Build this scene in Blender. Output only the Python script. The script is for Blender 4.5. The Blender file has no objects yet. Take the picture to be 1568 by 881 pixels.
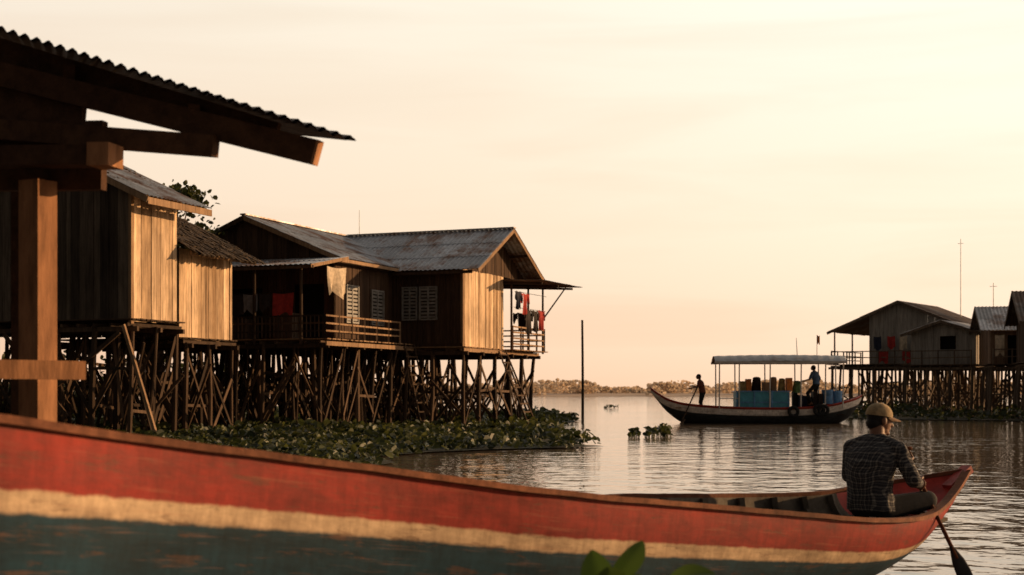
import bpy, bmesh, math, random
import numpy as np
from mathutils import Vector, Matrix, noise
random.seed(7)
R=random.random
def U(a,b): return a+(b-a)*random.random()
scene=bpy.context.scene
COL=scene.collection

# ------------------------------------------------------------------ materials
def newmat(name):
    m=bpy.data.materials.new(name); m.use_nodes=True
    nt=m.node_tree; b=nt.nodes['Principled BSDF']
    return m,nt,b
def N(nt,t,**k):
    n=nt.nodes.new(t)
    for a,v in k.items(): setattr(n,a,v)
    return n
def attr(nt,name):
    a=N(nt,'ShaderNodeAttribute'); a.attribute_name=name; return a
def texnoise(nt,scale,detail=6,stretch=(1,1,1),rough=.6):
    tc=N(nt,'ShaderNodeTexCoord'); mp=N(nt,'ShaderNodeMapping')
    mp.inputs['Scale'].default_value=stretch
    no=N(nt,'ShaderNodeTexNoise'); no.inputs['Scale'].default_value=scale
    no.inputs['Detail'].default_value=detail; no.inputs['Roughness'].default_value=rough
    nt.links.new(tc.outputs['Object'],mp.inputs[0]); nt.links.new(mp.outputs[0],no.inputs['Vector'])
    return no
def ramp(nt,src,stops,interp='LINEAR'):
    r=N(nt,'ShaderNodeValToRGB'); r.color_ramp.interpolation=interp
    e=r.color_ramp.elements
    while len(e)<len(stops): e.new(.5)
    for i,(p,c) in enumerate(stops):
        e[i].position=p; e[i].color=(c[0],c[1],c[2],1) if len(c)==3 else c
    nt.links.new(src,r.inputs[0]); return r
def mix(nt,fac,a,b,mode='MIX'):
    m=N(nt,'ShaderNodeMix',data_type='RGBA',blend_type=mode)
    for s,v in ((0,fac),(6,a),(7,b)):
        if hasattr(v,'is_output') : nt.links.new(v,m.inputs[s])
        elif isinstance(v,(int,float)): m.inputs[s].default_value=v
        else: m.inputs[s].default_value=(v[0],v[1],v[2],1)
    return m.outputs[2]
def math_(nt,op,a,b=None):
    m=N(nt,'ShaderNodeMath',operation=op)
    for i,v in enumerate((a,b)):
        if v is None: continue
        if hasattr(v,'is_output'): nt.links.new(v,m.inputs[i])
        else: m.inputs[i].default_value=v
    return m.outputs[0]
def bump(nt,b,h,dist=.02,st=.6):
    bp=N(nt,'ShaderNodeBump'); bp.inputs['Distance'].default_value=dist; bp.inputs['Strength'].default_value=st
    nt.links.new(h,bp.inputs['Height']); nt.links.new(bp.outputs[0],b.inputs['Normal'])

def wood(name,c1,c2,stain=.5,stretch=(14,14,.9),rough=.85):
    m,nt,b=newmat(name)
    a=attr(nt,'rnd')
    base=mix(nt,a.outputs['Fac'],c1,c2)
    n1=texnoise(nt,1.0,7,stretch,.7)
    g=ramp(nt,n1.outputs[0],[(.3,(.4,.37,.35)),(.62,(1.2,1.15,1.1))])
    c=mix(nt,.9,base,g.outputs[0],'MULTIPLY')
    n2=texnoise(nt,.9,5,(1,1,.5),.65)
    g2=ramp(nt,n2.outputs[0],[(.38,(.35,.33,.33)),(.58,(1,1,1))])
    c=mix(nt,stain,c,g2.outputs[0],'MULTIPLY')
    nt.links.new(c,b.inputs['Base Color']); b.inputs['Roughness'].default_value=rough
    b.inputs['Specular IOR Level'].default_value=.15
    bump(nt,b,n1.outputs[0],.012,.6)
    return m
def plain(name,c,rough=.8,var=.35,scale=6,spec=.3,metal=0):
    m,nt,b=newmat(name)
    n=texnoise(nt,scale,5)
    g=ramp(nt,n.outputs[0],[(.3,tuple(x*(1-var) for x in c)),(.7,tuple(min(1,x*(1+var)) for x in c))])
    a=attr(nt,'rnd')
    f=math_(nt,'MULTIPLY_ADD',a.outputs['Fac'],.4); f.node.inputs[2].default_value=.8
    mm=N(nt,'ShaderNodeVectorMath',operation='SCALE'); nt.links.new(g.outputs[0],mm.inputs[0]); nt.links.new(f,mm.inputs['Scale'])
    nt.links.new(mm.outputs[0],b.inputs['Base Color'])
    b.inputs['Roughness'].default_value=rough; b.inputs['Specular IOR Level'].default_value=spec; b.inputs['Metallic'].default_value=metal
    bump(nt,b,n.outputs[0],.01,.3)
    return m
def roofmetal(name,c,rust,amount=.5,rough=.5):
    m,nt,b=newmat(name)
    a=attr(nt,'rnd')
    base=mix(nt,a.outputs['Fac'],tuple(x*.7 for x in c),tuple(x*1.2 for x in c))
    n=texnoise(nt,.9,8,(1,1,1),.7)
    s=math_(nt,'ADD',n.outputs[0],math_(nt,'MULTIPLY',a.outputs['Fac'],.14))
    r=ramp(nt,s,[(.62-.16*amount,(0,0,0)),(.76-.16*amount,(1,1,1))])
    cc=mix(nt,r.outputs[0],base,rust)
    n2=texnoise(nt,6,6)
    g=ramp(nt,n2.outputs[0],[(.3,(.6,.6,.6)),(.65,(1.1,1.1,1.1))])
    cc=mix(nt,.8,cc,g.outputs[0],'MULTIPLY')
    nt.links.new(cc,b.inputs['Base Color']); b.inputs['Roughness'].default_value=rough; b.inputs['Metallic'].default_value=.25
    bump(nt,b,n2.outputs[0],.01,.3)
    return m
def leafmat(name,c1,c2,trans=.35):
    m,nt,b=newmat(name)
    a=attr(nt,'rnd')
    c=mix(nt,a.outputs['Fac'],c1,c2)
    n=texnoise(nt,.5,4); g=ramp(nt,n.outputs[0],[(.35,(.45,.48,.45)),(.6,(1.2,1.15,1))])
    c=mix(nt,.8,c,g.outputs[0],'MULTIPLY')
    nt.links.new(c,b.inputs['Base Color']); b.inputs['Roughness'].default_value=.5; b.inputs['Specular IOR Level'].default_value=.35
    t=N(nt,'ShaderNodeBsdfTranslucent'); nt.links.new(c,t.inputs[0])
    ms=N(nt,'ShaderNodeMixShader'); ms.inputs[0].default_value=trans
    nt.links.new(b.outputs[0],ms.inputs[1]); nt.links.new(t.outputs[0],ms.inputs[2])
    nt.links.new(ms.outputs[0],nt.nodes['Material Output'].inputs[0])
    return m

M={}
M['wood_lit']=wood('weathered_sunlit_planks',(.46,.31,.18),(.92,.70,.47),.6)  # sun-facing wall boards, extra sun brightness put into the base colour
M['wood_dark']=wood('shaded_planks',(.06,.045,.035),(.18,.14,.105),.6)  # shade copy of the wall boards, darkness put into the base colour
M['wood_brown']=wood('brown_planks',(.06,.036,.023),(.11,.068,.043),.4)  # brown boards darkened in colour to stand for walls in shade
M['wood_post']=wood('stilt_timber',(.045,.03,.02),(.14,.092,.06),.5,(9,9,.8))
M['wood_postR']=wood('hazed_stilt_timber',(.14,.105,.08),(.26,.2,.15),.4,(9,9,.8))  # paler copy of the stilt timber, distance haze put into the colour
M['wood_trim']=wood('trim_timber',(.3,.19,.11),(.42,.28,.17),.4)
M['wood_grey']=wood('grey_planks',(.36,.34,.31),(.48,.45,.41),.35)  # grey boards, lightened so the colour carries some haze
M['wood_brownR']=wood('hazed_brown_planks',(.2,.13,.09),(.32,.22,.15),.4)  # paler copy of the brown boards with haze in the colour
M['wood_fg']=wood('sunlit_shed_timber',(.36,.18,.09),(.46,.24,.13),.5,(14,14,2.5))  # sunlit copy of the shed timber
M['wood_fgdark']=wood('shaded_shed_timber',(.07,.035,.02),(.11,.058,.033),.5,(10,10,10))  # same shed timber with shade painted into the colour
M['roof']=roofmetal('zinc_roof',(.52,.55,.58),(.24,.14,.09),.5)
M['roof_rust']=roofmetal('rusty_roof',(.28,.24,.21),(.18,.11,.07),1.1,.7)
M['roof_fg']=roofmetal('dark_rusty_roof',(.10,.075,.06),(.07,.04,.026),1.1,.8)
M['roof_grey']=roofmetal('grey_roof',(.58,.58,.58),(.28,.2,.16),.3,.6)
M['thatch']=wood('thatch',(.05,.036,.024),(.10,.075,.05),.4,(20,20,4))
M['window']=plain('window_shutter',(.22,.21,.195),.5)
M['whitepaint']=plain('white_paint',(.6,.57,.52),.5,.2)
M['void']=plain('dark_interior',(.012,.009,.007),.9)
M['red']=plain('red_cloth',(.36,.035,.028),.9)
M['navy']=plain('navy_cloth',(.03,.035,.06),.9)
M['darkcloth']=plain('dark_cloth',(.03,.022,.02),.9)
M['cream']=plain('cream_cloth',(.62,.5,.36),.9)
M['grey']=plain('grey_cloth',(.2,.19,.2),.9)
M['orange']=plain('orange_cloth',(.6,.2,.05),.9)
M['leaf']=leafmat('hyacinth_leaf',(.025,.036,.012),(.11,.12,.03))
M['bigleaf']=leafmat('broad_leaf',(.05,.10,.02),(.09,.15,.03),.3)
M['leafdark']=leafmat('tree_leaf',(.03,.04,.012),(.07,.075,.02))
M['mat']=plain('marsh_mat',(.024,.025,.011),.95,.5,1.2)
M['blue']=plain('blue_paint',(.09,.34,.45),.6,.3,3)
M['blueplastic']=plain('blue_plastic',(.13,.30,.55),.4)
M['rubber']=plain('rubber',(.02,.02,.02),.8)
M['cargo']=plain('cargo_goods',(.42,.31,.12),.8,.6,5)
M['cargo2']=plain('cargo_green',(.12,.2,.08),.8,.5,5)
M['far']=leafmat('hazy_tree_foliage',(.60,.48,.38),(.68,.55,.45),.65)  # pale tan leaf colour has the distance haze painted in
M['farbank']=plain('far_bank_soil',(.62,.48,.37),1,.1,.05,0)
M['metalpole']=plain('aluminium_pole',(.3,.28,.26),.5,metal=.4)

# ------------------------------------------------------------------ mesh builder
class MB:
    def __init__(s): s.v=[];s.f=[];s.m=[];s.r=[];s.mats=[];s.vd={}
    def mi(s,mat):
        mm=M[mat] if isinstance(mat,str) else mat
        if mm not in s.mats: s.mats.append(mm)
        return s.mats.index(mm)
    def face(s,idx,mat,r): s.f.append(idx); s.m.append(s.mi(mat)); s.r.append(r)
    def prism(s,c8,mat,r=None):
        r=R() if r is None else r
        b=len(s.v); s.v+= [tuple(p) for p in c8]
        for q in ((0,1,2,3),(7,6,5,4),(0,4,5,1),(1,5,6,2),(2,6,7,3),(3,7,4,0)):
            s.face([b+i for i in q],mat,r)
    def beam(s,p0,p1,w,h,mat,r=None,up=(0,0,1)):
        p0=Vector(p0);p1=Vector(p1);d=(p1-p0).normalized();up=Vector(up)
        if abs(d.dot(up))>.98: up=Vector((.9,.3,0)).normalized()
        x=d.cross(up).normalized()*w/2; y=x.normalized().cross(d).normalized()*h/2
        s.prism([p0-x-y,p0+x-y,p0+x+y,p0-x+y,p1-x-y,p1+x-y,p1+x+y,p1-x+y],mat,r)
    def pole(s,p0,p1,r0,r1,mat,n=7,r=None,bend=.0,seg=1):
        p0=Vector(p0);p1=Vector(p1);d=(p1-p0).normalized()
        up=Vector((0,0,1)) if abs(d.z)<.9 else Vector((1,0,0))
        x=d.cross(up).normalized();y=d.cross(x)
        r=R() if r is None else r
        off=x*U(-bend,bend)+y*U(-bend,bend); b=len(s.v)
        for k in range(seg+1):
            t=k/seg;c=p0.lerp(p1,t)+off*math.sin(math.pi*t);rr=r0+(r1-r0)*t
            for i in range(n):
                a=2*math.pi*i/n; s.v.append(tuple(c+x*math.cos(a)*rr+y*math.sin(a)*rr))
        for k in range(seg):
            for i in range(n):
                j=(i+1)%n; s.face([b+k*n+i,b+k*n+j,b+(k+1)*n+j,b+(k+1)*n+i],mat,r)
        s.face([b+i for i in range(n)],mat,r); s.face([b+seg*n+i for i in range(n)][::-1],mat,r)
    def grid(s,P,mat,rfun=None):
        b=len(s.v);nu=len(P);nv=len(P[0])
        for row in P:
            for p in row: s.v.append(tuple(p))
        rr=R()
        for i in range(nu-1):
            for j in range(nv-1):
                s.face([b+i*nv+j,b+(i+1)*nv+j,b+(i+1)*nv+j+1,b+i*nv+j+1],mat,rfun(i,j) if rfun else rr)
    def build(s,name,parent=None,smooth=False,recalc=True):
        me=bpy.data.meshes.new(name); me.from_pydata(s.v,[],s.f)
        for mm in s.mats: me.materials.append(mm)
        me.polygons.foreach_set('material_index',s.m)
        a=me.attributes.new('rnd','FLOAT','FACE'); a.data.foreach_set('value',s.r)
        for k,vals in s.vd.items():
            a=me.attributes.new(k,'FLOAT','POINT'); a.data.foreach_set('value',vals)
        if recalc:
            bm=bmesh.new();bm.from_mesh(me);bmesh.ops.recalc_face_normals(bm,faces=bm.faces);bm.to_mesh(me);bm.free()
        if smooth: me.polygons.foreach_set('use_smooth',[True]*len(me.polygons))
        me.update()
        o=bpy.data.objects.new(name,me); COL.objects.link(o)
        if parent: o.parent=parent
        return o
def empty(name,loc=(0,0,0)):
    e=bpy.data.objects.new(name,None); COL.objects.link(e); e.location=loc; e.empty_display_size=.3
    return e

class Fr:
    def __init__(s,O,ex,ey): s.O=Vector((O[0],O[1],0)); s.x=Vector((ex[0],ex[1],0)).normalized(); s.y=Vector((ey[0],ey[1],0)).normalized()
    def p(s,a,b,z): return s.O+s.x*a+s.y*b+Vector((0,0,z))
def frA(O,deg):
    a=math.radians(deg); return Fr(O,(-math.cos(a),math.sin(a)),(math.sin(a),math.cos(a)))
def fbox(mb,fr,a0,a1,b0,b1,z0,z1,mat,r=None):
    p=fr.p
    mb.prism([p(a0,b0,z0),p(a1,b0,z0),p(a1,b1,z0),p(a0,b1,z0),p(a0,b0,z1),p(a1,b0,z1),p(a1,b1,z1),p(a0,b1,z1)],mat,r)
def wall(mb,fr,axis,c,l0,l1,z0,top,mat,opens=(),bw=.16,th=.03,rag=.04,gap=.02):
    """vertical boards. axis 's': runs along s at t=c ; 't': runs along t at s=c. top: number or function"""
    x=l0
    while x<l1-.01:
        w=min(bw*U(.7,1.35),l1-x); x1=x+w; zt=top((x+x1)/2) if callable(top) else top
        spans=[(z0-U(0,rag),zt)]
        for (o0,o1,oa,ob) in opens:
            if x1>o0+.03 and x<o1-.03:
                ns=[]
                for a,b in spans:
                    if a<oa: ns.append((a,min(b,oa)))
                    if b>ob: ns.append((max(a,ob),b))
                spans=ns
        j=U(-.015,.015); g=U(.003,gap)
        for a,b in spans:
            if b-a<.03: continue
            if axis=='s': fbox(mb,fr,x,x1-g,c-th+j,c+j,a,b,mat)
            else: fbox(mb,fr,c-th+j,c+j,x,x1-g,a,b,mat)
        x=x1
def corr(mb,E0,E1,Q0,Q1,mat,period=.2,amp=.02,per=6,rows=3,sheet=.85,rag=.04):
    E0,E1,Q0,Q1=map(Vector,(E0,E1,Q0,Q1))
    L=(E1-E0).length; n=max(4,int(L/period*per)); nrm=(E1-E0).cross(Q0-E0).normalized()
    if nrm.z<0: nrm=-nrm
    ns=int(L/sheet)+2
    for k in range(rows):
        v0=k/rows-(.03 if k else 0); v1=(k+1)/rows
        rs=[R() for _ in range(ns)]; ro=[U(-rag,rag)/max(.5,(Q0-E0).length) for _ in range(ns)]
        P=[]
        for i in range(n+1):
            u=i/n; sh=int(u*L/sheet); a=amp*math.sin(2*math.pi*u*L/period)
            A=E0.lerp(E1,u);B=Q0.lerp(Q1,u)
            vs=v0+(ro[sh] if k==0 else ro[sh]*.6)
            P.append([A.lerp(B,vs)+nrm*(a+.02),A.lerp(B,(vs+v1)/2)+nrm*(a+.008+ro[sh]*.1),A.lerp(B,v1)+nrm*a])
        mb.grid(P,mat,lambda i,j:rs[min(ns-1,int(i/n*L/sheet))])
def cloth(mb,p0,p1,h,mat,wav=.05,rag=.1):
    p0=Vector(p0);p1=Vector(p1);d=(p1-p0);n=Vector((-d.y,d.x,0)).normalized(); ph=U(0,6);f=U(2,4);P=[]
    hh=h*U(.9,1.1)
    for i in range(13):
        u=i/12; row=[]
        for j in range(7):
            v=j/6; row.append(p0.lerp(p1,u+(v*.06*math.sin(ph+u*5)))+n*wav*v*math.sin(ph+u*f*math.pi+v)+Vector((0,0,-.05*math.sin(math.pi*u)*(1-v)-v*(hh+rag*math.sin(ph+u*7)))))
        P.append(row)
    mb.grid(P,mat)
def shirt(mb,c,d,h,w,mat):
    c=Vector(c);d=Vector(d).normalized()
    cloth(mb,c-d*w/2,c+d*w/2,h,mat,.06,.05)
    cloth(mb,c-d*w*.95,c-d*w*.5,h*.42,mat,.04,.12); cloth(mb,c+d*w*.5,c+d*w*.95,h*.42,mat,.04,.12)
def stilts(mb,fr,s0,s1,t0,t1,zt,ds=1.3,dt=1.5,r=.075,brace=.45,zb=-.5,pm='wood_post'):
    ns=max(1,round((s1-s0)/ds));ntt=max(1,round((t1-t0)/dt))
    P={}
    for i in range(ns+1):
        for j in range(ntt+1):
            a=s0+(s1-s0)*i/ns;b=t0+(t1-t0)*j/ntt
            q0=fr.p(a+U(-.2,.2),b+U(-.2,.2),zb);q1=fr.p(a+U(-.06,.06),b+U(-.04,.04),zt-.1)
            rr=r*U(.7,1.35)
            mb.pole(q0,q1,rr*1.15,rr*.9,pm,7,bend=.09,seg=4); P[i,j]=(q0,q1)
            if R()<.3: mb.pole(q0+Vector((U(-.4,.4),U(-.3,.3),0)),q1+Vector((U(-.3,.3),U(-.3,.3),0)),rr*.6,rr*.5,pm,6,bend=.1,seg=3)
    def br(a,b):
        la,lb=U(.1,.35),U(.6,.95)
        if R()<.5: la,lb=lb,la
        mb.beam(P[a][0].lerp(P[a][1],la)+Vector((0,-.08,0)),P[b][0].lerp(P[b][1],lb)+Vector((0,-.08,0)),.035,U(.07,.12),pm)
    for (i,j) in P:
        for n in ((i+1,j),(i,j+1)):
            if n in P:
                if R()<brace: br((i,j),n)
                if R()<brace*.6: br(n,(i,j))
                if R()<brace*.5:
                    l=U(.35,.75); mb.beam(P[i,j][0].lerp(P[i,j][1],l),P[n][0].lerp(P[n][1],l+U(-.04,.04)),.05,.09,pm)
    for j in range(ntt+1):
        t=t0+(t1-t0)*j/ntt; mb.beam(fr.p(s0-.25,t,zt-.2),fr.p(s1+.25,t,zt-.2),.09,.14,pm)
    k=s0
    while k<=s1: mb.beam(fr.p(k,t0-.2,zt-.08),fr.p(k,t1+.2,zt-.08),.06,.1,pm); k+=.6
def floor(mb,fr,s0,s1,t0,t1,z,mat='wood_trim'):
    t=t0
    while t<t1: fbox(mb,fr,s0-U(0,.08),s1+U(0,.06),t,min(t+.15,t1),z-.035,z+U(0,.008),mat); t+=.165
def railing(mb,p0,p1,h=.85,mat='wood_trim',n=3,dp=1.0,pick=False):
    p0=Vector(p0);p1=Vector(p1);L=(p1-p0).length;k=max(1,round(L/dp))
    for i in range(k+1):
        q=p0.lerp(p1,i/k); mb.beam(q,q+Vector((0,0,h+.04)),.06,.06,mat)
    for j in range(n):
        z=Vector((0,0,h*(j+1)/n)); mb.beam(p0+z,p1+z+Vector((0,0,U(-.03,.03))),.035,.06,mat)
    if pick:
        k=int(L/.16)
        for i in range(k): 
            q=p0.lerp(p1,(i+.5)/k); mb.beam(q+Vector((0,0,.05)),q+Vector((0,0,h)),.025,.04,mat)
def ladder(mb,b0,t0,w,dirv,mat='wood_post',n=9):
    b0=Vector(b0);t0=Vector(t0);d=Vector(dirv).normalized()*w/2
    for sg in(-1,1): mb.pole(b0+d*sg*1.15,t0+d*sg,.045,.035,mat)
    for i in range(n):
        u=(i+.6)/n; c=b0.lerp(t0,u); mb.beam(c-d*1.25,c+d*1.25,.04,.055,mat)
def winshut(mb,fr,axis,c,l0,l1,z0,z1,side=-1,mat='window'):
    def bx(a0,a1,za,zb,d0,d1,m):
        lo,hi=sorted((c+side*d0,c+side*d1))
        if axis=='s': fbox(mb,fr,a0,a1,lo,hi,za,zb,m)
        else: fbox(mb,fr,lo,hi,a0,a1,za,zb,m)
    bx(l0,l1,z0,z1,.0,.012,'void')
    f=.06
    bx(l0-f,l0,z0-f,z1+f,.0,.07,mat);bx(l1,l1+f,z0-f,z1+f,.0,.07,mat);bx(l0,l1,z1,z1+f,.0,.07,mat);bx(l0,l1,z0-f,z0,.0,.07,mat)
    mid=(l0+l1)/2; bx(mid-.03,mid+.03,z0,z1,.02,.06,mat)
    n=9
    for k in range(n):
        z=z0+(z1-z0)*(k+.25)/n; bx(l0,mid-.03,z,z+(z1-z0)/n*.6,.02,.04,mat); bx(mid+.03,l1,z,z+(z1-z0)/n*.6,.02,.04,mat)

# ------------------------------------------------------------------ HOUSE with the gable end in the sun
def house_c():
    E=empty('stilt_house'); fr=frA((-1.92,55),22)
    w=MB()
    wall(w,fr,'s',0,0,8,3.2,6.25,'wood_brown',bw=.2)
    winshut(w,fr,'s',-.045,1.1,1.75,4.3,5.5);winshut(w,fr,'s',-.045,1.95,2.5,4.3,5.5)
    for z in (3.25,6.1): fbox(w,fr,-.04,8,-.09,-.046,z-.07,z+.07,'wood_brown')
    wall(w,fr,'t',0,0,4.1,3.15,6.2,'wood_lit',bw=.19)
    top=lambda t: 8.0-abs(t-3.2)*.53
    wall(w,fr,'t',.0,0,6.4,6.21,top,'wood_brown')  # darker brown above the lit wall paints the roof overhang's shadow
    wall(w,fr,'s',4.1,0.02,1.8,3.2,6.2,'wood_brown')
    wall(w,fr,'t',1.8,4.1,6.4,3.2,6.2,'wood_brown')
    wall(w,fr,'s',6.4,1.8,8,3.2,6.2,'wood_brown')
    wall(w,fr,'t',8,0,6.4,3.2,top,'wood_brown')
    fbox(w,fr,-.05,.05,-.06,.06,3.1,6.2,'wood_trim')
    w.build('walls',E)
    r=MB()
    corr(r,fr.p(-.9,-.45,6.15),fr.p(8.4,-.45,6.15),fr.p(-.9,3.2,8.07),fr.p(8.4,3.2,8.07),'roof')
    corr(r,fr.p(-.9,6.85,6.15),fr.p(8.4,6.85,6.15),fr.p(-.9,3.2,8.07),fr.p(8.4,3.2,8.07),'roof')
    r.beam(fr.p(-.9,3.2,8.1),fr.p(8.4,3.2,8.1),.25,.05,'roof')
    for s in(-.86,):
        r.beam(fr.p(s,-.45,6.07),fr.p(s,3.2,7.99),.04,.16,'wood_trim'); r.beam(fr.p(s,6.85,6.07),fr.p(s,3.2,7.99),.04,.16,'wood_trim')
    r.beam(fr.p(-.6,-.4,6.05),fr.p(8.3,-.4,6.05),.04,.12,'wood_brown')
    for t in (0,1.6,3.2,4.8,6.4): r.beam(fr.p(-.82,t,7.94-abs(t-3.2)*.53),fr.p(.1,t,7.94-abs(t-3.2)*.53),.08,.1,'wood_post')
    corr(r,fr.p(-1.9,3.9,5.98),fr.p(-1.9,8.6,6.0),fr.p(1.8,3.9,6.14),fr.p(1.8,8.6,6.12),'roof_rust',rows=1)
    for t in (4.1,6,7.8): r.beam(fr.p(-1.75,t,5.9),fr.p(1.8,t,6.05),.06,.09,'wood_post')
    r.build('roof',E)
    d=MB()
    floor(d,fr,-.1,8,-.1,4.1,3.2); floor(d,fr,-.5,3,4.1,8,3.2)
    for t in(4.2,6.1,7.85): d.pole(fr.p(-.35,t,3.1),fr.p(-.35,t,6.0),.05,.045,'wood_post')
    d.pole(fr.p(-.35,7.85,4.6),fr.p(-1.5,7.6,5.95),.035,.03,'wood_post')
    railing(d,fr.p(-.4,4.2,3.2),fr.p(-.4,7.9,3.2),.95,n=4); railing(d,fr.p(-.4,7.9,3.2),fr.p(2.6,7.9,3.2),.95,n=4)
    fbox(d,fr,-.12,-.06,-.1,8,3.0,3.14,'wood_trim')
    d.build('porch_deck',E)
    st=MB(); stilts(st,fr,0,7.8,0,7.8,3.15,1.25,1.5,.08,.8)
    ladder(st,fr.p(-1.5,3.6,.1),fr.p(-.35,3.2,3.1),.75,fr.y)
    ladder(st,fr.p(3.6,-1.6,.1),fr.p(3.0,-.3,3.1),.7,fr.x)
    st.build('stilts',E)
    c=MB()
    c.pole(fr.p(-.5,4.2,5.6),fr.p(-.5,7.9,5.6),.01,.01,'darkcloth',4)
    c.pole(fr.p(-.45,4.2,4.95),fr.p(-.45,7.9,4.95),.01,.01,'darkcloth',4)
    shirt(c,fr.p(-.5,4.6,5.65),fr.y,.75,.4,'navy');shirt(c,fr.p(-.5,5.4,5.6),fr.y,.8,.5,'red')
    shirt(c,fr.p(-.45,5.9,4.95),fr.y,.95,.5,'darkcloth');shirt(c,fr.p(-.45,6.7,4.95),fr.y,.9,.5,'darkcloth');shirt(c,fr.p(-.45,7.4,5.0),fr.y,.8,.45,'red')
    shirt(c,fr.p(.6,7.9,4.95),fr.x,.9,.5,'darkcloth')
    c.build('laundry',E)
    a=MB(); a.pole(fr.p(6.2,3.2,8.0),fr.p(6.2,3.2,9.15),.015,.01,'metalpole'); a.build('antenna',E)
house_c()

def house_b():
    E=empty('stilt_house'); fr=frA((-6.46,51.87),22)
    w=MB()
    top=lambda s: 7.95-abs(s-3.7)*.46
    wall(w,fr,'s',0,0,7.4,3.3,top,'wood_brown',opens=[(.5,1.6,3.3,5.4),(3.2,5.0,3.4,5.3)],bw=.19)
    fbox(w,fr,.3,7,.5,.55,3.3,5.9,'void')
    wall(w,fr,'t',0,0,5.2,3.3,6.3,'wood_brown',bw=.19)
    wall(w,fr,'t',7.4,0,8,3.3,6.2,'wood_brown')
    winshut(w,fr,'t',-.05,.75,1.6,4.05,5.35); winshut(w,fr,'t',-.05,2.75,3.65,4.05,5.3)
    fbox(w,fr,-.08,-.045,0,5,6.1,6.22,'wood_brown')
    w.build('walls',E)
    r=MB()
    corr(r,fr.p(-.5,-.35,6.27),fr.p(-.5,9,6.27),fr.p(3.7,-.35,8.02),fr.p(3.7,9,8.02),'roof')
    corr(r,fr.p(7.9,-.35,6.27),fr.p(7.9,9,6.27),fr.p(3.7,-.35,8.02),fr.p(3.7,9,8.02),'roof')
    r.beam(fr.p(3.7,-.35,8.06),fr.p(3.7,9,8.06),.25,.05,'roof')
    r.beam(fr.p(-.5,-.32,6.18),fr.p(3.7,-.32,7.93),.04,.16,'wood_trim');r.beam(fr.p(7.9,-.32,6.18),fr.p(3.7,-.32,7.93),.04,.16,'wood_post')
    r.beam(fr.p(-.47,-.3,6.2),fr.p(-.47,5.2,6.2),.04,.12,'wood_trim')
    corr(r,fr.p(-.6,-2.7,5.85),fr.p(6.5,-2.7,5.88),fr.p(-.6,0,6.36),fr.p(6.5,0,6.36),'roof',rows=2)
    for s in (-.4,1.2,2.8,4.4,6.2): r.beam(fr.p(s,-2.6,5.79),fr.p(s,0,6.28),.06,.1,'wood_post')
    r.beam(fr.p(-.6,-2.6,5.78),fr.p(6.4,-2.6,5.8),.06,.1,'wood_post')
    r.beam(fr.p(-.56,-2.7,5.8),fr.p(-.56,0,6.3),.03,.12,'wood_trim')
    r.build('roof',E)
    d=MB(); floor(d,fr,-1.0,7.4,-2.4,5.0,3.3)
    for s in(0,1.9,3.8,5.7): d.pole(fr.p(s,-2.4,3.1),fr.p(s,-2.4,5.75),.065,.055,'wood_post')
    railing(d,fr.p(-.95,-2.4,3.3),fr.p(-.95,3.4,3.3),.8,n=3)
    railing(d,fr.p(-.95,-2.4,3.3),fr.p(5.6,-2.4,3.3),.8,'wood_post',n=3,pick=True)
    fbox(d,fr,-1.08,-1.02,-2.5,4.6,3.05,3.2,'wood_trim')
    fbox(d,fr,3.0,4.2,-1.3,-.7,3.3,4.1,'wood_dark'); fbox(d,fr,4.5,5.1,-1.2,-.6,3.3,4.4,'cargo2'); fbox(d,fr,1.2,1.9,-1,-.4,3.3,4.3,'wood_dark')
    d.build('porch_deck',E)
    st=MB(); stilts(st,fr,-.8,7.4,-2.3,5.6,3.25,1.25,1.4,.08,.8)
    ladder(st,fr.p(5.6,-3.6,.1),fr.p(5.3,-2.5,3.3),.8,fr.x)
    ladder(st,fr.p(-1.6,4.4,.1),fr.p(-1.1,3.9,3.3),.8,fr.y)
    for k in range(34):
        a=U(-.5,7);b=U(-2,5.5);st.beam(fr.p(a,b,U(0,1)),fr.p(a+U(-1.4,1.4),b+U(-.6,.6),U(1.5,3.2)),.04,.09,'wood_post')
    st.build('stilts',E)
    c=MB(); c.pole(fr.p(0,-2.3,4.95),fr.p(5.7,-2.3,4.9),.01,.01,'darkcloth',4)
    x=.35
    for m,wd,h in (('red',.85,.85),('darkcloth',.5,.6),('grey',.6,.7),('darkcloth',.7,.8),('cream',.35,.5),('grey',.3,.6),('navy',.5,.7),('darkcloth',.5,.7),('grey',.3,.5)):
        cloth(c,fr.p(x,-2.3,4.93),fr.p(x+wd,-2.3,4.93),h,m,.05); x+=wd+U(.02,.12)
    cloth(c,fr.p(-.75,-1.9,5.85),fr.p(-.75,-.5,5.9),1.0,'cream',.12,.2)
    c.build('laundry',E)
house_b()

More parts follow.
